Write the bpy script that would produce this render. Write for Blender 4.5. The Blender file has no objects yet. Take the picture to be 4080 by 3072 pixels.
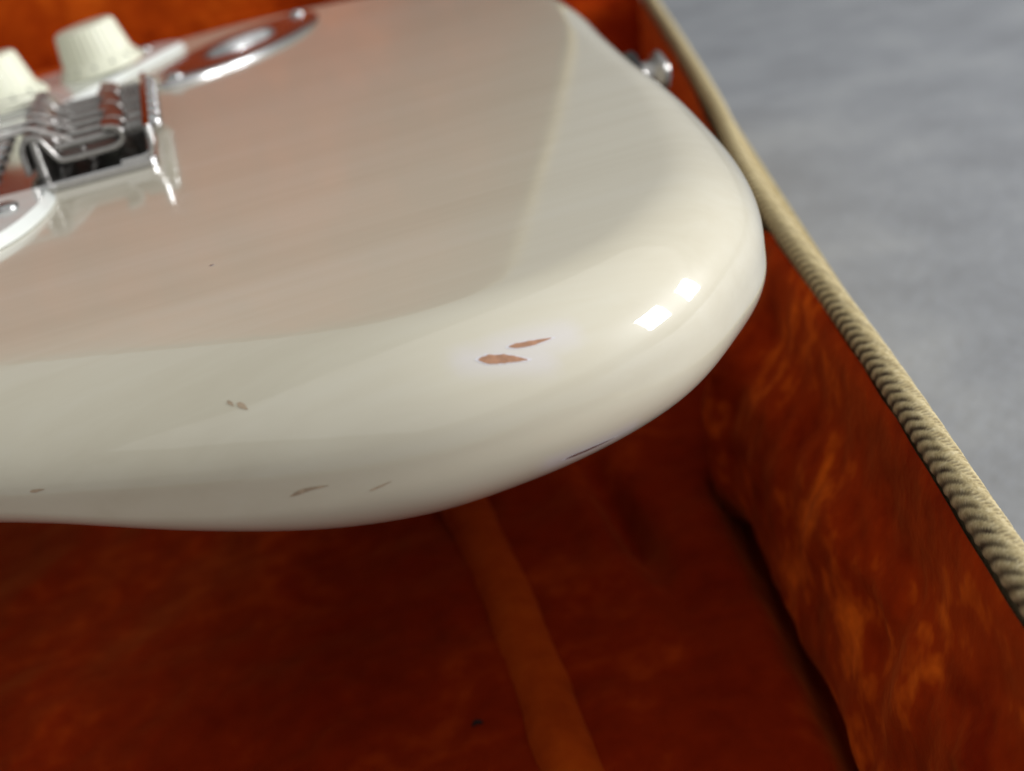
import bpy, bmesh, math, random
import numpy as np
from mathutils import Vector, Matrix, noise, geometry
from mathutils.bvhtree import BVHTree
random.seed(4)

# ---------------------------------------------------------------- units
# everything below is laid out in millimetres in the guitar's own frame:
# x towards the strap button, y towards the treble side, z up, z = 0 on the guitar's face
LIFT = 122.0
def P(x, y, z): return Vector((x * .001, y * .001, (z + LIFT) * .001))

scene = bpy.context.scene
COL = scene.collection

# ---------------------------------------------------------------- camera
cam_d = bpy.data.cameras.new('camera'); cam = bpy.data.objects.new('camera', cam_d); COL.objects.link(cam)
yaw, pitch, roll = math.radians(10.72), math.radians(25.57), math.radians(-12.58)
fwd = Vector((math.sin(yaw) * math.cos(pitch), math.cos(yaw) * math.cos(pitch), -math.sin(pitch)))
r0 = fwd.cross(Vector((0, 0, 1))).normalized(); u0 = r0.cross(fwd)
rt = math.cos(roll) * r0 + math.sin(roll) * u0
up = -math.sin(roll) * r0 + math.cos(roll) * u0
cam.matrix_world = Matrix.Translation(P(-112.7, -325.1, 61.7)) @ Matrix((rt, up, -fwd)).transposed().to_4x4()
cam_d.sensor_fit = 'HORIZONTAL'; cam_d.sensor_width = 36.0; cam_d.lens = 44.12
cam_d.clip_start = .005; cam_d.clip_end = 60.0
cam_d.dof.use_dof = True; cam_d.dof.focus_distance = .186; cam_d.dof.aperture_fstop = 16.0
cam_d.dof.aperture_blades = 0
scene.camera = cam

# ---------------------------------------------------------------- light: a dim room, two window lamps and an added soft fill
world = bpy.data.worlds.new('World'); scene.world = world; world.use_nodes = True
bg = world.node_tree.nodes['Background']
bg.inputs['Color'].default_value = (.625, .63, .62, 1); bg.inputs['Strength'].default_value = .45
def window_or_fill_light(name, direction, dist, sx, sy, power, col=(1, .98, .95)):
    d = bpy.data.lights.new(name, 'AREA'); d.shape = 'RECTANGLE'; d.size = sx; d.size_y = sy
    d.energy = power; d.color = col
    o = bpy.data.objects.new(name, d); COL.objects.link(o)
    v = Vector(direction).normalized()
    o.location = P(-60, -60, 0) + v * dist
    o.rotation_euler = (-v).to_track_quat('-Z', 'Y').to_euler()
    return o
window_or_fill_light('window_or_fill_light', (.87, -.43, .28), 1.30, .24, .34, 9.5, (.97, .985, 1))
window_or_fill_light('window_or_fill_light', (.95, -.08, .22), 1.30, .20, .34, 6.0, (.97, .985, 1))
window_or_fill_light('window_or_fill_light', (.30, -.46, .83), 2.30, 7.6, 5.6, 58.0, (.98, 1, .99))  # added broad fill from above the camera side, not a window
scene.view_settings.view_transform = 'Standard'; scene.view_settings.look = 'None'
scene.view_settings.exposure = 0.17; scene.view_settings.gamma = 1.0
scene.view_settings.use_curve_mapping = False
scene.cycles.max_bounces = 8

# ---------------------------------------------------------------- helpers
def link(name, me, mat=None, parent=None, smooth=True):
    o = bpy.data.objects.new(name, me); COL.objects.link(o)
    if mat is not None: me.materials.append(mat)
    if smooth:
        for f in me.polygons: f.use_smooth = True
    if parent is not None:
        o.parent = parent
        o.matrix_parent_inverse = parent.matrix_basis.inverted()
    return o
def mesh(name, verts, faces, mat=None, parent=None, smooth=True, raw=False):
    me = bpy.data.meshes.new(name)
    me.from_pydata([v if raw else P(*v) for v in verts], [], faces); me.update()
    return link(name, me, mat, parent, smooth)
def empty(name, loc, label=None, cat=None, group=None):
    o = bpy.data.objects.new(name, None); COL.objects.link(o); o.location = P(*loc); o.empty_display_size = .02
    if label: o['label'] = label
    if cat: o['category'] = cat
    if group: o['group'] = group
    return o
def auto_smooth(o, deg=35):
    me = o.data
    me.update()
    lim = math.radians(deg)
    bm = bmesh.new(); bm.from_mesh(me)
    for f in bm.faces: f.smooth = True
    for e in bm.edges:
        e.smooth = not (len(e.link_faces) == 2 and e.calc_face_angle(0) > lim)
    bm.to_mesh(me); bm.free()
    return o
def catmull(pts, closed=True, n=12):
    out = []; N = len(pts)
    rng = range(N) if closed else range(N - 1)
    for i in rng:
        g = lambda k: np.array(pts[k % N] if closed else pts[max(0, min(N - 1, k))], float)
        p0, p1, p2, p3 = g(i - 1), g(i), g(i + 1), g(i + 2)
        for j in range(n):
            t = j / n
            out.append(.5 * (2 * p1 + (p2 - p0) * t + (2 * p0 - 5 * p1 + 4 * p2 - p3) * t * t + (3 * p1 - p0 - 3 * p2 + p3) * t ** 3))
    if not closed: out.append(np.array(pts[-1], float))
    return np.array(out)
def resample(pts, step, closed=True):
    q = np.vstack([pts, pts[:1]]) if closed else pts
    s = np.r_[0, np.cumsum(np.linalg.norm(np.diff(q, axis=0), axis=1))]
    n = max(4, int(round(s[-1] / step)))
    t = np.linspace(0, s[-1], n + (0 if closed else 1), endpoint=not closed)
    return np.column_stack([np.interp(t, s, q[:, k]) for k in range(q.shape[1])])
def inside(poly, pts):
    x, y = pts[:, 0], pts[:, 1]; c = np.zeros(len(pts), bool)
    x1, y1 = poly[:, 0], poly[:, 1]; x2, y2 = np.roll(x1, -1), np.roll(y1, -1)
    for a, b, d, e in zip(x1, y1, x2, y2):
        if b == e: continue
        m = ((b > y) != (e > y)) & (x < (d - a) * (y - b) / (e - b) + a)
        c ^= m
    return c
def dist_poly(poly, pts):
    best = np.full(len(pts), 1e9)
    A = poly; B = np.roll(poly, -1, 0)
    for a, b in zip(A, B):
        ab = b - a; t = np.clip(((pts - a) @ ab) / max(ab @ ab, 1e-9), 0, 1)
        d = np.linalg.norm(pts - (a + t[:, None] * ab), axis=1)
        best = np.minimum(best, d)
    return best
def normals2d(poly):
    t = np.roll(poly, -1, 0) - np.roll(poly, 1, 0); t /= np.linalg.norm(t, axis=1)[:, None]
    n = np.column_stack([t[:, 1], -t[:, 0]])
    area = .5 * np.sum(poly[:, 0] * np.roll(poly[:, 1], -1) - np.roll(poly[:, 0], -1) * poly[:, 1])
    return n if area > 0 else -n          # outward
def lathe(name, prof, c, axis=(0, 0, 1), seg=32, mat=None, parent=None, ribs=0, rib_depth=0, rib_range=None, deg=35):
    ax = Vector(axis).normalized(); a = ax.orthogonal().normalized(); b = ax.cross(a)
    V = []; F = []
    for (r, h) in prof:
        for k in range(seg):
            t = 2 * math.pi * k / seg; rr = r
            if ribs and rib_range[0] <= h <= rib_range[1]:
                rr = r + rib_depth * (1 if (k * ribs * 2 // seg) % 2 else -1)
            v = Vector(c) + ax * h + (a * math.cos(t) + b * math.sin(t)) * rr
            V.append(tuple(v))
    for i in range(len(prof) - 1):
        for k in range(seg):
            F.append((i * seg + k, i * seg + (k + 1) % seg, (i + 1) * seg + (k + 1) % seg, (i + 1) * seg + k))
    if prof[0][0] > 1e-6: F.append(tuple(reversed(range(seg))))
    if prof[-1][0] > 1e-6: F.append(tuple((len(prof) - 1) * seg + k for k in range(seg)))
    o = mesh(name, V, F, mat, parent)
    return auto_smooth(o, deg)
def tube(name, path, r, seg=10, mat=None, parent=None, rfun=None):
    pts = [Vector(p) for p in path]; V = []; F = []; up_ = None
    for i, p in enumerate(pts):
        t = (pts[min(i + 1, len(pts) - 1)] - pts[max(i - 1, 0)]).normalized()
        if up_ is None: up_ = t.orthogonal().normalized()
        up_ = (up_ - t * up_.dot(t)).normalized(); b = t.cross(up_)
        for k in range(seg):
            a = 2 * math.pi * k / seg
            rr = rfun(i, a) if rfun else r
            V.append(tuple(p + (up_ * math.cos(a) + b * math.sin(a)) * rr))
    for i in range(len(pts) - 1):
        for k in range(seg):
            F.append((i * seg + k, i * seg + (k + 1) % seg, (i + 1) * seg + (k + 1) % seg, (i + 1) * seg + k))
    F.append(tuple(reversed(range(seg)))); F.append(tuple((len(pts) - 1) * seg + k for k in range(seg)))
    return mesh(name, V, F, mat, parent)
def plate(name, poly, z0, z1, bevel, mat, parent, bev_h=None, deg=30):
    """flat sheet with a bevelled upper rim; poly is an array of x,y"""
    bev_h = bevel if bev_h is None else bev_h
    n = normals2d(poly); N = len(poly)
    rings = [(poly, z0), (poly, z1 - bev_h), (poly - n * bevel, z1)]
    V = [(x, y, z) for r, z in rings for x, y in r]; F = []
    ccw = np.sum(poly[:, 0] * np.roll(poly[:, 1], -1) - np.roll(poly[:, 0], -1) * poly[:, 1]) > 0
    for i in range(2):
        for k in range(N):
            q = (i * N + k, i * N + (k + 1) % N, (i + 1) * N + (k + 1) % N, (i + 1) * N + k)
            F.append(q if ccw else tuple(reversed(q)))
    top = tuple(2 * N + k for k in range(N)); F.append(top if ccw else tuple(reversed(top)))
    bot = tuple(range(N)); F.append(tuple(reversed(bot)) if ccw else bot)
    return auto_smooth(mesh(name, V, F, mat, parent), deg)
def strip(name, path, y0, y1, th, mat, parent, bev=.25):
    """bent sheet-metal strip: path in (x, z), extruded from y0 to y1"""
    p = np.array(path, float)
    t = np.gradient(p, axis=0); t /= np.linalg.norm(t, axis=1)[:, None]
    n = np.column_stack([-t[:, 1], t[:, 0]])
    sec = np.vstack([p + n * th / 2, (p - n * th / 2)[::-1]]); N = len(sec)
    nn = normals2d(sec)
    rings = [(sec - nn * bev, y0), (sec, y0 + bev), (sec, y1 - bev), (sec - nn * bev, y1)]
    V = [(a, y, c) for s, y in rings for a, c in s]; F = []
    for i in range(3):
        for k in range(N):
            F.append((i * N + k, (i + 1) * N + k, (i + 1) * N + (k + 1) % N, i * N + (k + 1) % N))
    F.append(tuple(range(N))); F.append(tuple(3 * N + k for k in reversed(range(N))))
    o = mesh(name, V, F, mat, parent)
    bm = bmesh.new(); bm.from_mesh(o.data); bmesh.ops.recalc_face_normals(bm, faces=bm.faces); bm.to_mesh(o.data); bm.free()
    return auto_smooth(o, 30)

# ---------------------------------------------------------------- materials
def mat_new(name):
    m = bpy.data.materials.new(name); m.use_nodes = True
    nt = m.node_tree; b = nt.nodes['Principled BSDF']
    return m, nt, b
def node(nt, t, **kw):
    n = nt.nodes.new(t)
    for k, v in kw.items():
        if k in n.inputs: n.inputs[k].default_value = v
        else: setattr(n, k, v)
    return n
def ramp(nt, fac, stops):
    r = nt.nodes.new('ShaderNodeValToRGB'); e = r.color_ramp.elements
    while len(e) < len(stops): e.new(.5)
    for el, (p, c) in zip(e, stops): el.position = p; el.color = (*c, 1)
    nt.links.new(fac, r.inputs['Fac']); return r
def coords(nt, scale):
    tc = nt.nodes.new('ShaderNodeTexCoord'); mp = nt.nodes.new('ShaderNodeMapping')
    mp.inputs['Scale'].default_value = scale; nt.links.new(tc.outputs['Object'], mp.inputs['Vector'])
    return mp.outputs['Vector']
def simple(name, col, rough=.4, metal=0, coat=0, noise_amt=0, scale=300, bump=0):
    m, nt, b = mat_new(name)
    b.inputs['Base Color'].default_value = (*col, 1); b.inputs['Roughness'].default_value = rough
    b.inputs['Metallic'].default_value = metal; b.inputs['Coat Weight'].default_value = coat
    b.inputs['Coat Roughness'].default_value = .05
    v = coords(nt, (scale,) * 3); nz = node(nt, 'ShaderNodeTexNoise', Scale=1.0, Detail=4.0); nt.links.new(v, nz.inputs['Vector'])
    lo = tuple(max(0, c * (1 - noise_amt)) for c in col); hi = tuple(min(1, c * (1 + noise_amt)) for c in col)
    r = ramp(nt, nz.outputs['Fac'], [(.3, lo), (.7, hi)]); nt.links.new(r.outputs['Color'], b.inputs['Base Color'])
    if bump:
        bp = node(nt, 'ShaderNodeBump', Strength=bump, Distance=.0003); nt.links.new(nz.outputs['Fac'], bp.inputs['Height']); nt.links.new(bp.outputs['Normal'], b.inputs['Normal'])
    return m
def lacquer():
    m, nt, b = mat_new('aged_white_blonde_lacquer')
    v = coords(nt, (14, 260, 260)); g = node(nt, 'ShaderNodeTexNoise', Scale=1.0, Detail=5.0, Roughness=.6, Distortion=.4); nt.links.new(v, g.inputs['Vector'])
    v2 = coords(nt, (5, 45, 45)); g2 = node(nt, 'ShaderNodeTexNoise', Scale=1.0, Detail=3.0); nt.links.new(v2, g2.inputs['Vector'])
    ad = node(nt, 'ShaderNodeMath', operation='MULTIPLY_ADD'); ad.inputs[1].default_value = .45
    nt.links.new(g.outputs['Fac'], ad.inputs[0]); 
    m2 = node(nt, 'ShaderNodeMath', operation='MULTIPLY'); m2.inputs[1].default_value = .55; nt.links.new(g2.outputs['Fac'], m2.inputs[0]); nt.links.new(m2.outputs[0], ad.inputs[2])
    r = ramp(nt, ad.outputs[0], [(.30, (.585, .530, .408)), (.5, (.625, .574, .452)), (.70, (.655, .612, .500))])
    at = node(nt, 'ShaderNodeAttribute', attribute_name='undercoat')
    mx = node(nt, 'ShaderNodeMix', data_type='RGBA'); nt.links.new(at.outputs['Fac'], mx.inputs['Factor'])
    nt.links.new(r.outputs['Color'], mx.inputs[6]); mx.inputs[7].default_value = (.70, .66, .76, 1)
    nt.links.new(mx.outputs[2], b.inputs['Base Color'])
    b.inputs['Roughness'].default_value = .35; b.inputs['Specular IOR Level'].default_value = .2
    b.inputs['Coat Weight'].default_value = 1.0; b.inputs['Coat Roughness'].default_value = .05; b.inputs['Coat IOR'].default_value = 1.56
    b.inputs['Subsurface Weight'].default_value = 0
    v4 = coords(nt, (55, 40, 40)); g4 = node(nt, 'ShaderNodeTexNoise', Scale=1.0, Detail=6.0, Roughness=.65); nt.links.new(v4, g4.inputs['Vector'])
    sm = node(nt, 'ShaderNodeMapRange'); sm.inputs['From Min'].default_value = .35; sm.inputs['From Max'].default_value = .7; sm.inputs['To Min'].default_value = .035; sm.inputs['To Max'].default_value = .095
    nt.links.new(g4.outputs['Fac'], sm.inputs['Value']); nt.links.new(sm.outputs[0], b.inputs['Coat Roughness'])
    v3 = coords(nt, (60, 420, 420)); g3 = node(nt, 'ShaderNodeTexNoise', Scale=1.0, Detail=2.0); nt.links.new(v3, g3.inputs['Vector'])
    bp = node(nt, 'ShaderNodeBump', Strength=.16, Distance=.00006); nt.links.new(g3.outputs['Fac'], bp.inputs['Height']); nt.links.new(bp.outputs['Normal'], b.inputs['Coat Normal'])
    return m
def plush(name, deep, mid, bright, scale=1.0, thr=(.24, .52, .82)):
    m, nt, b = mat_new(name)
    v = coords(nt, (1, 1, 1))
    n1 = node(nt, 'ShaderNodeTexNoise', Scale=34.0 * scale, Detail=2.5, Roughness=.5); nt.links.new(v, n1.inputs['Vector'])
    n2 = node(nt, 'ShaderNodeTexNoise', Scale=170.0 * scale, Detail=2.0, Roughness=.5); nt.links.new(v, n2.inputs['Vector'])
    a = node(nt, 'ShaderNodeMath', operation='MULTIPLY_ADD'); a.inputs[1].default_value = .38
    s = node(nt, 'ShaderNodeMath', operation='MULTIPLY'); s.inputs[1].default_value = .62
    nt.links.new(n2.outputs['Fac'], a.inputs[0]); nt.links.new(n1.outputs['Fac'], s.inputs[0]); nt.links.new(s.outputs[0], a.inputs[2])
    r = ramp(nt, a.outputs[0], [(thr[0], deep), (thr[1], mid), (thr[2], bright)])
    nt.links.new(r.outputs['Color'], b.inputs['Base Color'])
    b.inputs['Roughness'].default_value = .95; b.inputs['Specular IOR Level'].default_value = .05
    b.inputs['Sheen Weight'].default_value = .35; b.inputs['Sheen Roughness'].default_value = .45; b.inputs['Sheen Tint'].default_value = (1, .22, .04, 1)
    n3 = node(nt, 'ShaderNodeTexNoise', Scale=700.0, Detail=2.0); nt.links.new(v, n3.inputs['Vector'])
    bp = node(nt, 'ShaderNodeBump', Strength=.2, Distance=.0008); nt.links.new(n3.outputs['Fac'], bp.inputs['Height'])
    bp2 = node(nt, 'ShaderNodeBump', Strength=.45, Distance=.003); nt.links.new(a.outputs[0], bp2.inputs['Height']); nt.links.new(bp.outputs['Normal'], bp2.inputs['Normal'])
    nt.links.new(bp2.outputs['Normal'], b.inputs['Normal'])
    return m
M = {}
M['lacquer'] = lacquer()
M['plush'] = plush('burnt_orange_plush', (.155, .0075, .0005), (.255, .0165, .0009), (.52, .064, .004))
M['pad'] = plush('brightened_orange_plush', (.21, .011, .0006), (.39, .032, .0015), (.92, .165, .010), .95, (.36, .52, .66))  # same plush in lighter colours, standing in for light on the padded end wall
M['welt'] = plush('orange_plush_welt', (.24, .022, .001), (.42, .055, .003), (.62, .11, .008))
M['lid_plush'] = plush('lid_orange_plush', (.27, .022, .001), (.45, .058, .003), (.78, .15, .010))  # lining plush brightened in colour to strengthen its reflection in the body
M['guard'] = simple('parchment_plastic', (.72, .735, .70), .18, 0, .6, .03, 60)
M['knob'] = simple('aged_cream_plastic', (.74, .735, .585), .35, 0, .15, .05, 200, .05)
M['print'] = simple('green_black_print', (.03, .045, .03), .6, 0, 0, .1)
M['chrome'] = simple('nickel_chrome', (.43, .42, .415), .11, 1, 0, .06, 700, .02)
M['steel'] = simple('worn_steel', (.33, .315, .30), .28, 1, 0, .15, 900, .05)
M['wire'] = simple('string_nickel', (.55, .52, .50), .3, 1, 0, .1, 2500)
M['black'] = simple('black_inside', (.012, .012, .013), .6, 0, 0, .2)
M['wood'] = simple('bare_wood', (.40, .205, .118), .75, 0, 0, .16, 1300, .3)
M['wood_dark'] = simple('dark_bare_wood', (.17, .085, .065), .8, 0, 0, .25, 900, .3)
M['scuff'] = simple('brown_scuff', (.43, .325, .225), .7, 0, 0, .2, 900, .2)
M['undercoat'] = simple('pale_undercoat', (.70, .67, .70), .5, 0, .3, .06)
M['lint'] = simple('dark_lint', (.012, .006, .006), .9, 0, 0, .2)

# ---------------------------------------------------------------- the ground
def ground_mat():
    m, nt, b = mat_new('grey_concrete')
    v = coords(nt, (1, 1, 1))
    n1 = node(nt, 'ShaderNodeTexNoise', Scale=20.0, Detail=6.0, Roughness=.6); nt.links.new(v, n1.inputs['Vector'])
    r = ramp(nt, n1.outputs['Fac'], [(.32, (.215, .221, .238)), (.5, (.255, .264, .285)), (.68, (.30, .308, .325))])
    nt.links.new(r.outputs['Color'], b.inputs['Base Color']); b.inputs['Roughness'].default_value = .8
    n2 = node(nt, 'ShaderNodeTexNoise', Scale=180.0, Detail=4.0); nt.links.new(v, n2.inputs['Vector'])
    bp = node(nt, 'ShaderNodeBump', Strength=.3, Distance=.002); nt.links.new(n2.outputs['Fac'], bp.inputs['Height']); nt.links.new(bp.outputs['Normal'], b.inputs['Normal'])
    return m
gm = ground_mat()
fl = mesh('floor', [(-6000, -6000, -122), (6000, -6000, -122), (6000, 6000, -122), (-6000, 6000, -122)], [(0, 1, 2, 3)], gm)
fl['kind'] = 'structure'

# ---------------------------------------------------------------- the guitar case
CA = math.radians(15.9)
EU = Vector((math.sin(CA), math.cos(CA), 0)); EV = Vector((-math.cos(CA), math.sin(CA), 0)); CO = Vector((28.5, 0, 0))
def C(u, v, z):
    q = CO + EU * u + EV * v; return (q.x, q.y, z)
case = empty('guitar_case', C(0, 260, -120), 'open guitar case lined in burnt orange plush with a tan tweed rim', 'guitar case')
def grid(name, fn, us, vs, mat, parent, flip=False):
    V = [fn(u, v) for u in us for v in vs]; F = []; n = len(vs)
    for i in range(len(us) - 1):
        for j in range(n - 1):
            q = (i * n + j, (i + 1) * n + j, (i + 1) * n + j + 1, i * n + j + 1)
            F.append(tuple(reversed(q)) if flip else q)
    return mesh(name, V, F, mat, parent)
def nz(x, y, s, seed=0): return noise.noise(Vector((x * s, y * s, seed * 7.3)))
def smooth01(t): t = max(0., min(1., t)); return t * t * (3 - 2 * t)

def bow(u): return 3.6 * math.exp(-((u + 45) / 85) ** 2)      # the end wall is not quite straight
def foot(u):                     # where the padded end wall meets the floor lining
    k = smooth01((-71 - u) / 5)
    pad = 25 + .085 * (u + 75)
    return 6 * (1 - k) + max(10, pad) * k
def floor_pt(u, v):
    z = -105 + 2.2 * nz(u, v, .028, 1) + 1.0 * nz(u, v, .09, 2) + .35 * nz(u, v, .3, 3)
    # soft folds where the lining is pulled towards the end wall
    fold = math.exp(-((u + 88) / 27) ** 2)
    z -= 10 * fold * math.exp(-((v - 50 - .24 * (u + 90)) / 4.0) ** 2)
    z += 3.5 * fold * math.exp(-((v - 58 - .24 * (u + 90)) / 4.5) ** 2)
    z += 1.8 * math.exp(-((v - 150 - .35 * (u + 60)) / 9) ** 2) + 1.5 * math.exp(-((v - 205 + .25 * (u + 60)) / 10) ** 2)
    # crevice where the padded end wall tucks under
    z -= 9 * smooth01((-66 - u) / 10) * math.exp(-((v - foot(u)) / 3.2) ** 2) + 9 * smooth01((foot(u) - v) / 3)
    return C(u, v, z)
us = np.linspace(-268, 278, 190); vs = np.r_[np.linspace(2, 230, 120), np.linspace(236, 560, 50)]
grid('floor_lining', floor_pt, us, vs, M['plush'], case, flip=True)

prof = [(-.09, -45.8), (0., -49), (.06, -54), (.16, -61), (.36, -66.5), (.62, -72), (.82, -80), (.95, -90), (1.02, -100), (.96, -107), (.80, -112)]
prof_s = catmull(prof, False, 4)
def wall_pt(u, k):
    a, z = prof_s[int(k)]
    vf = foot(u + 6 * nz(u, z, .05, 9))
    lump = 3.0 * nz(u, z, .045, 5) + 1.9 * nz(u, z, .12, 6) + .3 * nz(u, z, .4, 8)
    crest = 6.0 * smooth01((-70 - u) / 9) * math.exp(-((u + 82) / 8) ** 2)
    return C(u, bow(u) * max(0, 1 - a) + 3 + a * (vf - 3) + (lump + crest) * math.sin(max(0, min(1, a)) * math.pi * .8 + .1), z + .6 * nz(u, z, .08, 7))
grid('end_wall_lining', wall_pt, np.linspace(-268, 276, 330), range(len(prof_s)), M['pad'], case)

def back_pt(v, k):
    z = -110 + 76 * k
    return C(276 - 6 * (1 - k) + 1.5 * nz(v, z, .03, 11), v, z)
grid('back_wall_lining', back_pt, np.linspace(2, 560, 90), np.linspace(0, 1, 12), M['plush'], case, flip=True)
def front_pt(v, k):
    z = -110 + 66 * k
    return C(-268 + 6 * (1 - k) + 1.5 * nz(v, z, .03, 12), v, z)
grid('front_wall_lining', front_pt, np.linspace(2, 560, 90), np.linspace(0, 1, 12), M['plush'], case)

# raised welt crossing the floor lining
wel = []
for i in range(70):
    t = i / 69; y = 90 - 300 * t
    x = -68.5 - .052 * (50 - y) + .6 * math.sin(y * .05)
    wel.append((x - 4.6, y, -107.6))
tube('lining_welt', wel, 5, 14, M['welt'], case, rfun=lambda i, a: 6.6 + .5 * nz(i, a * 2, .35, 3))

# lid standing open behind: outline in the plane of the back wall (v, z)
lid_out = [(10, -36), (18, 0), (31, 45), (50, 95), (72, 140), (98, 190), (130, 250), (190, 318), (560, 345), (560, -36)]
lp = resample(catmull(lid_out[:8], False, 10), 8, False); lp = np.vstack([lp, lid_out[8:]])
N = len(lp); V = []; F = []
lean = lambda z: 286 + .08 * (z + 36)
DEP = 46
def lid_tray(inset, u0, u1, floor_at, mat, name, flip):
    q = lp - normals2d(lp) * inset; V = []; F = []
    for off in np.linspace(u0, u1, 5): V += [C(lean(z) + off, v, z) for v, z in q]
    for i in range(4):
        for k in range(N):
            f = (i * N + k, i * N + (k + 1) % N, (i + 1) * N + (k + 1) % N, (i + 1) * N + k); F.append(f)
    return V, F
V, F = lid_tray(0, 0, DEP + 8, None, None, None, False)
F.append(tuple(4 * N + k for k in range(N)))
lid = mesh('lid', V, F, None, case, smooth=False)
inner = lp - normals2d(lp) * 5
V, F = lid_tray(5, .5, DEP, None, None, None, True)
mesh('lid_side_lining', V, F, M['lid_plush'], case)
gx = np.arange(0, 560, 5.0); gz = np.arange(-36, 345, 5.0)
pts = np.array([(a, b) for a in gx for b in gz]); pts = pts[inside(inner, pts) & (dist_poly(inner, pts) > 3)]
allp = np.vstack([inner, pts]); n_in = len(inner)
cdt = geometry.delaunay_2d_cdt([Vector(q) for q in allp], [(k, (k + 1) % n_in) for k in range(n_in)], [], 1, 1e-5)
lv = [C(lean(q.y) + DEP - 3 - 5.0 * nz(q.x, q.y, .02, 21) - 1.6 * nz(q.x, q.y, .07, 22), q.x, q.y) for q in cdt[0]]
lining = mesh('lid_lining', lv, [tuple(f) for f in cdt[2]], M['lid_plush'], case)
lrim = [C(lean(z) - .5, v, z) for v, z in lp[:-2]] + [C(lean(345) - .5, 560, 345)]

# tweed rim: covered wooden edge, ribbed by the twill yarns
def tweed():
    m, nt, b = mat_new('tan_tweed')
    at = node(nt, 'ShaderNodeAttribute', attribute_name='yarn')
    v = coords(nt, (1, 1, 1)); n1 = node(nt, 'ShaderNodeTexNoise', Scale=900.0, Detail=4.0, Roughness=.7); nt.links.new(v, n1.inputs['Vector'])
    r = ramp(nt, n1.outputs['Fac'], [(.3, (.37, .285, .14)), (.52, (.54, .44, .245)), (.7, (.66, .56, .35))])
    mx = node(nt, 'ShaderNodeMix', data_type='RGBA'); nt.links.new(at.outputs['Fac'], mx.inputs['Factor'])
    nt.links.new(r.outputs['Color'], mx.inputs[6]); mx.inputs[7].default_value = (.055, .035, .022, 1)
    nt.links.new(mx.outputs[2], b.inputs['Base Color']); b.inputs['Roughness'].default_value = .8; b.inputs['Specular IOR Level'].default_value = .2
    bp = node(nt, 'ShaderNodeBump', Strength=.6, Distance=.0004); nt.links.new(n1.outputs['Fac'], bp.inputs['Height']); nt.links.new(bp.outputs['Normal'], b.inputs['Normal'])
    return m
M['tweed'] = tweed()
def rim(name, a, b, inward, step=.45, seg=40):
    a = Vector(a); b = Vector(b); L = (b - a).length; d = (b - a) / L; w = Vector(inward).normalized()
    n = int(L / step); V = []; F = []; Y = []
    for i in range(n + 1):
        s = L * i / n; base = a + d * s + w * (.5 * nz(s, 0, .02, 31) + (bow(s - 273) if L > 560 else 0))
        for k in range(seg):
            t = 2 * math.pi * k / seg            # 0 = inward, pi/2 = up
            cw = math.copysign(abs(math.cos(t)) ** .85, math.cos(t)) * 2.45; cz = math.copysign(abs(math.sin(t)) ** .85, math.sin(t)) * 2.9
            # twill runs diagonally: strong ribs on the inner face, fine yarns on the crown
            tt = t if t < math.pi else t - 2 * math.pi
            inner_w = smooth01((1.62 - abs(tt + .05)) / .62)
            ph = (s + tt * 3.4) / 3.3 * 2 * math.pi
            rib = math.sin(ph); fine = math.sin((s * 1.0 - tt * 3.2) / 1.5 * 2 * math.pi) * math.sin((s + tt * 6.0) / 1.8 * 2 * math.pi)
            k_ = 1 + (.045 * rib * inner_w + .035 * fine * (1 - inner_w) + .02 * nz(s, tt * 4, .5, 33))
            q = base + w * cw * k_ + Vector((0, 0, cz * k_)); V.append(tuple(q))
            Y.append(inner_w * smooth01((-rib + .15) / .8) * (.92 + .3 * nz(s, tt, .4, 35)) + (1 - inner_w) * .55 * smooth01((-fine - .05) / .6))
    for i in range(n):
        for k in range(seg):
            F.append((i * seg + k, i * seg + (k + 1) % seg, (i + 1) * seg + (k + 1) % seg, (i + 1) * seg + k))
    o = mesh(name, V, F, M['tweed'], case)
    o.data.attributes.new('yarn', 'FLOAT', 'POINT').data.foreach_set('value', np.clip(np.array(Y, 'f'), 0, 1))
    bm = bmesh.new(); bm.from_mesh(o.data); bmesh.ops.recalc_face_normals(bm, faces=bm.faces); bm.to_mesh(o.data); bm.free()
    return o
rim('tweed_rim', C(-273, -.9, -44.0), C(292, -.9, -44.0), EV)
rim('tweed_rim', C(-273, 5, -45), C(-273, 560, -45), EU, 1.5, 20)
def box_uv(name, u0, u1, v0, v1, z0, z1, mat):
    V = [C(u, v, z) for z in (z0, z1) for u, v in ((u0, v0), (u1, v0), (u1, v1), (u0, v1))]
    F = [(0, 3, 2, 1), (4, 5, 6, 7), (0, 1, 5, 4), (1, 2, 6, 5), (2, 3, 7, 6), (3, 0, 4, 7)]
    o = mesh(name, V, F, mat, case, smooth=False)
    bm = bmesh.new(); bm.from_mesh(o.data); bmesh.ops.recalc_face_normals(bm, faces=bm.faces); bm.to_mesh(o.data); bm.free()
    return o
box_uv('end_wall', -272, 292, -3.0, .4, -120, -46, M['tweed'])
box_uv('front_wall', -276, -269, 3.4, 560, -120, -45, M['tweed'])
box_uv('back_wall', 279, 291, 3.4, 560, -120, -52, M['tweed'])
box_uv('case_bottom', -268, 278, 3.6, 559, -121, -118, M['plush'])
box_uv('support_pad', 60, 150, 120, 330, -106, -40.5, M['plush'])
lid.data.materials.append(M['tweed'])
tube('lid_rim', lrim, 2.8, 12, M['tweed'], case)

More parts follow.
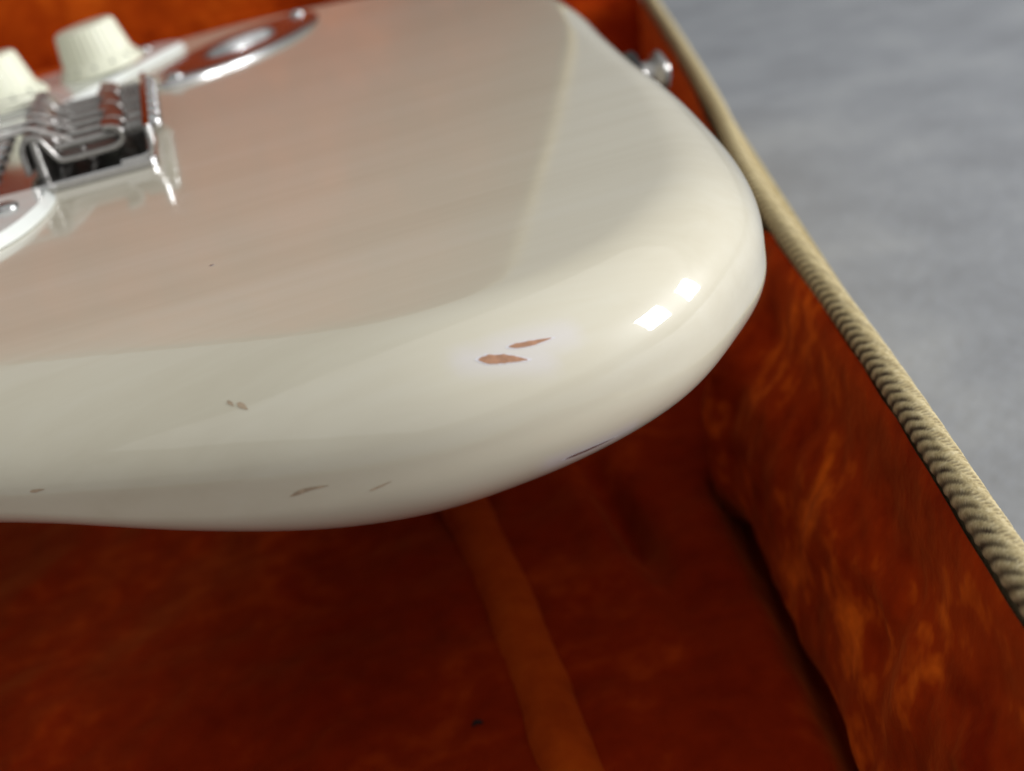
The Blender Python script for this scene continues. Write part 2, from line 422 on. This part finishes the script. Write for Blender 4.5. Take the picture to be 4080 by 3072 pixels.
# ---------------------------------------------------------------- the guitar
guitar = empty('electric_guitar', (-150, 0, -40), 'cream white electric guitar body with worn gloss finish lying in the open case', 'guitar')
OUT = [(2, 62), (-2, 25), (-9, -15), (-15.2, -55), (-19.7, -95), (-24.7, -124), (-33, -146.5), (-44.5, -162), (-58, -174), (-75, -181), (-93, -183), (-111, -179.3),
       (-130, -171.5), (-150, -161.5), (-175, -148.5), (-205, -139), (-240, -125), (-285, -116), (-325, -124), (-370, -142), (-415, -150), (-448, -143),
       (-468, -124), (-466, -102), (-440, -84), (-412, -66), (-400, -40), (-399, 0), (-398, 30), (-380, 48), (-378, 70), (-396, 88), (-404, 106),
       (-392, 122), (-365, 126), (-325, 114), (-290, 103), (-255, 101), (-220, 109), (-180, 130), (-140, 152), (-100, 163), (-62, 159), (-30, 143), (-10, 116), (0, 88)]
outline = resample(catmull(OUT, True, 20), 1.3)
on = normals2d(outline)
jack_c = np.array([-95., 97.]); jack_a = np.array([.56, .83]); jack_a /= np.linalg.norm(jack_a); jack_n = np.array([jack_a[1], -jack_a[0]])
def boat(hl, hw, n=64, p=2.0, sh=0):
    t = np.linspace(0, 2 * np.pi, n, endpoint=False)
    a = np.sign(np.cos(t)) * np.abs(np.cos(t)) ** (2 / p) * hl + sh; b = np.sign(np.sin(t)) * np.abs(np.sin(t)) ** (2 / p) * hw
    return jack_c + a[:, None] * jack_a + b[:, None] * jack_n
def top_z(x, y):
    """forearm contour: the face falls away towards the bass edge"""
    k = smooth01((-95 - x) / 75) * smooth01((x + 330) / 80)
    e = max(0., (-y - (136 - .10 * (-x - 95))))
    return -k * 2.2 * (e / 30) ** 1.8
def bot_z(x, y):
    """the back is cut away under the bass edge, deepest at the belly cut"""
    e = smooth01((-y - 70) / 95)
    k = smooth01((-95 - x) / 75) * smooth01((x + 360) / 80)
    return -39 + e * (12.8 + 9.8 * k)
RT, RB = 12.0, 10.0
def rad(x, full): return full * (.55 + .45 * smooth01((x + 345) / 60))
V = []; F = []; NO = len(outline); steps = 17
def ring(frac, top):
    out = []
    for (x, y), n in zip(outline, on):
        bass = smooth01((-y - 60) / 70); k = smooth01((-84 - x) / 62) * bass
        if top: w = 9 + bass * (6 + 6 * k); h = 8.5 + bass * (5.5 - 3.5 * k)
        else:   w = h = 10 - 6.8 * k
        w = rad(x, w); h = rad(x, h); d = frac * w
        px, py = x - n[0] * d, y - n[1] * d
        drop = h * (1 - math.sqrt(max(0, 1 - (1 - frac) ** 2)))
        z = top_z(px, py) - drop if top else bot_z(px, py) + drop
        out.append((px, py, z))
    return out
rings = []
fr = [1 - math.sin(a) for a in np.linspace(0, math.pi / 2, steps)]      # 1 .. 0
for f_ in fr: rings.append(ring(f_, True))
top_edge, bot_edge = rings[-1], ring(0, False)
for k in (.2, .4, .6, .8): rings.append([(a[0], a[1], a[2] + (b[2] - a[2]) * k) for a, b in zip(top_edge, bot_edge)])
for f_ in reversed(fr): rings.append(ring(f_, False))
for r in rings: V += r
ccw = np.sum(outline[:, 0] * np.roll(outline[:, 1], -1) - np.roll(outline[:, 0], -1) * outline[:, 1]) > 0
for i in range(len(rings) - 1):
    for k in range(NO):
        q = (i * NO + k, (i + 1) * NO + k, (i + 1) * NO + (k + 1) % NO, i * NO + (k + 1) % NO)
        F.append(q if ccw else tuple(reversed(q)))
def cap(rg, hole, zf, flip, step):
    poly = np.array([(a, b) for a, b, _ in rg]); n0 = len(poly)
    gx = np.arange(poly[:, 0].min(), poly[:, 0].max(), step); gy = np.arange(poly[:, 1].min(), poly[:, 1].max(), step)
    g = np.array([(a + (step / 2 if j % 2 else 0), b) for j, b in enumerate(gy) for a in gx])
    g = g[inside(poly, g)]; g = g[dist_poly(poly, g) > step * .6]
    cons = [(k, (k + 1) % n0) for k in range(n0)]; base = poly
    if hole is not None:
        g = g[~inside(hole, g)]; g = g[dist_poly(hole, g) > step * .5]
        m0 = len(base); cons += [(m0 + k, m0 + (k + 1) % len(hole)) for k in range(len(hole))]; base = np.vstack([base, hole])
    res = geometry.delaunay_2d_cdt([Vector(q) for q in np.vstack([base, g])], cons, [], 1, 1e-6)
    vs_, fs = res[0], res[2]; orig = res[3]
    start = len(V); idx = []
    for q, og in zip(vs_, orig):
        o_ = [k for k in og if k < n0]
        if o_: idx.append((ring_base[id(rg)] + o_[0]))
        else: V.append((q.x, q.y, zf(q.x, q.y))); idx.append(len(V) - 1)
    for f in fs:
        cx = sum(vs_[k].x for k in f) / len(f); cy = sum(vs_[k].y for k in f) / len(f)
        if hole is not None and inside(hole, np.array([[cx, cy]]))[0]: continue
        a, b, c = (vs_[k] for k in f[:3]); s = (b.x - a.x) * (c.y - a.y) - (c.x - a.x) * (b.y - a.y)
        t = tuple(idx[k] for k in f); t = t if s > 0 else tuple(reversed(t))
        F.append(tuple(reversed(t)) if flip else t)
ring_base = {id(rings[0]): 0, id(rings[-1]): (len(rings) - 1) * NO}
cap(rings[0], boat(27, 12.5, 48, 2.0), top_z, False, 3.0)
cap(rings[-1], None, bot_z, True, 8.0)
body = mesh('body', V, F, M['lacquer'], guitar)

# ---- wear: chips through the lacquer, with the pale undercoat showing round the big ones
bvh = BVHTree.FromPolygons([P(*v) for v in V], F)
def chip(name, pts, width, mat, lift=.06, jag=.22, seed=0):
    """pts: spine (mm); a jagged sliver laid on the body's surface"""
    sp = resample(catmull(pts, False, 6), .35, False); n = len(sp)
    L = []; R_ = []
    for i, q in enumerate(sp):
        loc, nor, _, _ = bvh.find_nearest(P(*q))
        a, b = sp[max(0, i - 1)], sp[min(n - 1, i + 1)]
        t = Vector(b - a).normalized(); side = t.cross(nor).normalized()
        k = i / (n - 1); w = width * .5 * max(.03, min(1, 5.5 * k, 2.0 * (1 - k))) ** .65
        wl = w * (1 + jag * noise.noise(Vector((i * .55, seed, 1)))) ; wr = w * (1 + jag * noise.noise(Vector((i * .55, seed, 5))))
        for lst, sg, ww in ((L, 1, wl), (R_, -1, wr)):
            p2, n2, _, _ = bvh.find_nearest(loc + side * (sg * ww * .001))
            lst.append(p2 + n2 * lift * .001)
    VV = L + R_; FF = [(i, i + 1, n + i + 1, n + i) for i in range(n - 1)]
    return mesh(name, VV, FF, mat, body, raw=True)
CHIPS = [([(-84.2, -179.1, -3.6), (-81.5, -179.1, -4.0), (-78.2, -178.8, -4.3)], .75, 'wood', 1),
         ([(-88.6, -179.6, -3.9), (-86, -180.0, -4.5), (-82.4, -180.5, -5.6)], 1.25, 'wood', 1),
         ([(-80.5, -180.3, -21.4), (-76.5, -179.4, -21.7), (-72.6, -178.2, -21.8)], .6, 'wood_dark', 1),
         ([(-121.4, -170.2, -2.0), (-120.9, -171.6, -2.6)], .5, 'scuff', 0), ([(-120.3, -171.4, -2.4), (-119.2, -173.0, -3.1)], .7, 'scuff', 0),
         ([(-117.2, -178.5, -16.1), (-114.8, -179.4, -15.4), (-111.9, -180.2, -15.3)], .55, 'scuff', 0),
         ([(-106.9, -181.1, -17.1), (-103.8, -181.9, -16.3)], .3, 'scuff', 0),
         ([(-151.4, -164.2, -11.4), (-149.2, -165.2, -11.2)], .45, 'scuff', 0),
         ([(-119.1, -122.3, 0), (-118.3, -122.1, 0)], .5, 'wood_dark', 0)]
for i, (pp, w, mt, halo) in enumerate(CHIPS):
    if mt != 'scuff':
        grow = [tuple(np.array(pp[0]) + (np.array(pp[0]) - np.array(pp[-1])) * .07), *pp[1:-1], tuple(np.array(pp[-1]) + (np.array(pp[-1]) - np.array(pp[0])) * .10)]
        chip('undercoat_edge', grow, w + .22, M['undercoat'], lift=.03, seed=i * 3.1)
    chip('paint_chip', pp, w, M[mt], seed=i * 3.1)
uc = []
for vtx in body.data.vertices:
    q = vtx.co * 1000 - Vector((0, 0, LIFT)); h = 0
    if q.x > -110 and q.x < -50 and q.y < -165:
        for pp, w, mt, halo in CHIPS:
            if not halo: continue
            d = min((Vector((q.x, q.y, q.z)) - (Vector(pp[0]).lerp(Vector(pp[-1]), t))).length for t in np.linspace(-.25, 1.35, 12))
            h = max(h, .38 * smooth01(1.1 - d / (3.4 if mt == 'wood' else 2.4)))
    uc.append(h)
body.data.attributes.new('undercoat', 'FLOAT', 'POINT').data.foreach_set('value', np.array(uc, 'f'))

# ---- pickguard
PG = [(-168, -36), (-164, -38), (-152, -39.5), (-148.3, -43), (-147.8, -50), (-150, -61), (-155, -72.5), (-164, -82), (-180, -91), (-210, -97), (-250, -96), (-300, -93),
      (-345, -97), (-390, -104), (-420, -102), (-425, -90), (-405, -66), (-392, -40), (-388, -29), (-388, 29), (-372, 46), (-372, 66), (-382, 84), (-384, 98), (-372, 106), (-345, 104),
      (-300, 92), (-255, 90), (-215, 98), (-175, 119), (-150, 132), (-130, 139), (-118, 138.5), (-112, 132), (-113.5, 124), (-120, 113), (-131, 94), (-143, 73), (-153, 56), (-160, 46), (-167, 41)]
pg = resample(catmull(PG, True, 8), 1.6)
guard = plate('pickguard', pg, .15, 2.5, 1.5, M['guard'], guitar, bev_h=1.7, deg=28)
def screw(name, c, r, parent, axis=(0, 0, 1), h=1.4, slot=True):
    prof = [(r, 0), (r, h * .25), (r * .9, h * .62), (r * .62, h * .9), (r * .3, h), (0.0001, h)]
    o = lathe(name, prof, c, axis, 20, M['chrome'], parent, deg=60)
    return o
for c in [(-157, -53), (-125.5, 131), (-176, -84), (-260, -90), (-340, -91), (-230, 92), (-300, 86)]:
    screw('pickguard_screw', (c[0], c[1], 2.4), 2.7, guard)

# ---- knobs
def text_mesh(body_, size):
    cu = bpy.data.curves.new('t', 'FONT'); cu.body = body_; cu.size = size; cu.align_x = 'CENTER'; cu.align_y = 'CENTER'; cu.extrude = .06
    o = bpy.data.objects.new('t', cu); COL.objects.link(o)
    dg = bpy.context.evaluated_depsgraph_get(); dg.update()
    me = bpy.data.meshes.new_from_object(o.evaluated_get(dg)); bpy.data.objects.remove(o); return me
def knob(x, y, start):
    prof = [(12.6, 0), (13.6, .25), (13.8, .9), (13.5, 1.5), (12.4, 3.0), (11.5, 4.4), (11.1, 5.2), (11.0, 5.4), (9.5, 13.6), (9.3, 14.2), (8.8, 14.6), (7.8, 14.8), (3, 14.6), (.001, 14.5)]
    k = lathe('tone_knob', prof, (x, y, 2.9), (0, 0, 1), 192, M['knob'], guitar, ribs=32, rib_depth=.16, rib_range=(5.3, 13.9), deg=50)
    tilt = Matrix.Translation(P(x, y, 2.9)) @ Matrix.Rotation(math.radians(-6), 4, 'Y') @ Matrix.Translation(-P(x, y, 2.9))
    k.data.transform(tilt)
    marks = [str(i) for i in range(1, 11)] + ['TONE']
    for i, s in enumerate(marks):
        a = math.radians(start + (i * 27 if i < 10 else 297 - 13 + 30))
        me = text_mesh(s, 2.6 if i < 10 else 2.2)
        # stand the glyphs on the sloping skirt, tops pointing inwards
        slope = math.atan2(2.9, 2.3)
        rd = Vector((math.cos(a), math.sin(a), 0)); tg = Vector((-math.sin(a), math.cos(a), 0))
        upv = (-rd * math.cos(slope) + Vector((0, 0, math.sin(slope)))).normalized()
        nn = tg.cross(upv)
        ctr = Vector((x, y, 2.9 + 2.95)) + rd * 12.45 + nn * .03
        for vtx in me.vertices:
            q = ctr + tg * vtx.co.x + upv * vtx.co.y + nn * vtx.co.z
            vtx.co = tilt @ P(q.x, q.y, q.z)
        link('number_print' if i < 10 else 'word_print', me, M['print'], k, smooth=False)
    return k
knob(-139, 105, -150); knob(-168, 80, -175); knob(-197, 56, -160)

# ---- jack plate
jp = boat(47, 18.5, 96, 1.75)
hole = boat(19, 8.5, 96, 2.0); jn = normals2d(jp); ho = normals2d(hole)
rings_j = [(jp, .1), (jp, .9), (jp - jn * .7, 1.6), (hole + ho * 3.2, 2.1), (hole + ho * 1.0, 1.9), (hole, 1.0)]
for k, dz in ((.93, -3), (.80, -6.5), (.6, -9), (.3, -10.5)):
    rings_j.append((jack_c + (hole - jack_c) * k, dz))
Vj = [(x, y, z) for r, z in rings_j for x, y in r]; nj = len(jp); Fj = []
for i in range(len(rings_j) - 1):
    for k in range(nj): Fj.append((i * nj + k, i * nj + (k + 1) % nj, (i + 1) * nj + (k + 1) % nj, (i + 1) * nj + k))
Fj.append(tuple((len(rings_j) - 1) * nj + k for k in range(nj)))
M['satin'] = simple('worn_chrome', (.58, .57, .57), .24, 1, 0, .08, 500, .03)
jack = mesh('jack_plate', Vj, Fj, M['satin'], guitar)
bm = bmesh.new(); bm.from_mesh(jack.data); bmesh.ops.recalc_face_normals(bm, faces=bm.faces)
if sum(f.normal.z for f in bm.faces) < 0: bmesh.ops.reverse_faces(bm, faces=bm.faces)
bm.to_mesh(jack.data); bm.free()
for s in (-1, 1):
    q = jack_c + jack_a * 40.5 * s; screw('jack_plate_screw', (q[0], q[1], 1.5), 2.6, jack, h=1.8)
jd = Vector((jack_a[0] * .30, jack_a[1] * .30, .95)).normalized(); jc = Vector((jack_c[0] - jack_a[0] * 1, jack_c[1] - jack_a[1] * 1, -7.2))
sock = lathe('jack_socket', [(7.4, 0), (7.4, 2.6), (6.6, 2.9), (5.2, 2.9), (5.0, 5.4), (4.5, 5.9), (3.6, 5.9), (3.4, 1.0), (.01, 1.0)], tuple(jc), tuple(jd), 28, M['steel'], jack)
lathe('socket_hole', [(3.3, 1.4), (.01, 1.5)], tuple(jc), tuple(jd), 20, M['black'], jack)

# ---- strap button on the tail end
sb = lathe('strap_button', [(4.6, -2), (4.7, 1), (3.9, 2.2), (3.2, 4.4), (3.6, 5.8), (4.9, 6.9), (5.4, 7.6), (5.4, 8.3), (4.9, 8.8), (3.4, 9.1), (.01, 9.2)], (-5.6, -15, -15), (1, 0, 0), 36, M['steel'], guitar, deg=50)
lathe('felt_washer', [(5.0, 0), (6.8, .1), (6.9, 1.6), (5.0, 1.7)], (-5.8, -15, -15), (1, 0, 0), 28, M['black'], sb)
lathe('button_screw', [(3.6, 0), (3.3, .8), (1.8, 1.3), (.01, 1.4)], (3.4, -15, -15), (1, 0, 0), 20, M['steel'], sb)

# ---- tremolo bridge
c_ = lambda x0, x1, y0, y1, r: np.array([(cx + r * math.cos(a), cy + r * math.sin(a)) for cx, cy, s in ((x1 - r, y1 - r, 0), (x0 + r, y1 - r, 90), (x0 + r, y0 + r, 180), (x1 - r, y0 + r, 270)) for a in np.radians(np.linspace(s, s + 90, 8))])
bridge = plate('bridge', c_(-168, -125.2, -38.5, 38.5, 2.4), .25, 2.0, .4, M['chrome'], guitar, deg=40)
fl_path = [(-133, 1.5), (-128.2, 1.5), (-126.6, 1.9), (-125.7, 2.9), (-125.4, 4.4), (-125.4, 8.4)]
strip('rear_flange', [(x, z + .75) for x, z in fl_path], -38.2, 38.2, 1.3, M['chrome'], bridge, .4)
ys = [-26.2 + 10.5 * i for i in range(6)]
gauge = [.62, .50, .40, .26, .22, .19]
sad = catmull([(-4.6, 3.2), (-4.6, 7.6), (-3.9, 9.9), (-2.2, 11.0), (-.4, 10.4), (1.0, 7.9), (2.4, 5.4), (4.4, 4.6), (13.5, 4.6), (15.6, 5.0), (17.0, 6.0), (17.3, 7.3), (16.6, 8.6), (15.0, 9.2), (13.4, 9.3)], False, 5)
for i, y in enumerate(ys):
    dx = -148.6 + (.9 if i % 2 else 0) - .4 * i
    s_ = strip('saddle', [(dx + a, b) for a, b in sad], y - 4.95, y + 4.95, 1.25, M['steel'], bridge, .3)
    for sy in (-1, 1):
        n = 40
        tube('height_screw', [(dx - 1.7, y + sy * 3.7, 1.9 + 9.6 * k / n) for k in range(n + 1)], 1.2, 12, M['steel'], bridge,
             rfun=lambda k, a: 1.12 + .12 * math.sin(k * 1.5 + a))
    xs = dx + 17.6
    n = 90; tube('intonation_screw', [(-124 - (124 - 0) * 0 - k * (22 - (dx + 148)) / n, y, 6.9) for k in range(n + 1)], 1.2, 10, M['steel'], bridge, rfun=lambda k, a: 1.15 + .17 * math.sin(k * 2.1 + a))
    turns = 5; n = 80
    x1, x0 = -126.4, xs + .9
    tube('spring', [(x0 + (x1 - x0) * k / n, y + 2.1 * math.cos(2 * math.pi * turns * k / n), 6.9 + 1.9 * math.sin(2 * math.pi * turns * k / n)) for k in range(n + 1)], .38, 6, M['steel'], bridge)
    lathe('intonation_screw_head', [(2.5, 0), (2.6, .9), (2.2, 1.9), (1.2, 2.5), (.01, 2.6)], (-124.7, y, 6.9), (1, 0, 0), 20, M['chrome'], bridge, deg=60)
    # mounting screw at the front of the plate
    screw('mounting_screw', (-164, -28 + 11.2 * i, 1.9), 2.9, bridge, h=1.9)
    g = gauge[i]
    pth = catmull([(-430, y * .80, 13.2), (-260, y * .93, 12.7), (-170, y, 12.2), (dx - 9, y, 12.1), (dx - 4, y, 12.0 + g * .4), (dx - 2.0, y, 11.75 + g), (dx + .6, y, 11.0), (dx + 4.0, y, 9.0), (dx + 7.2, y, 6.4), (dx + 9.4, y, 2.2)], False, 8)
    tube('string', [tuple(q) for q in pth], g, 8, M['wire'], guitar)

# ---------------------------------------------------------------- a speck on the lining
lint = tube('lint_speck', [(-98.2, -128.2, -103.2), (-97.3, -128.0, -102.6), (-96.4, -128.4, -102.7), (-95.9, -128.3, -103.2)], .3, 8, M['lint'], None, rfun=lambda i, a: (.16, .55, .48, .14)[i])
lint['label'] = 'tiny dark speck of lint lying on the orange plush lining'; lint['category'] = 'lint'
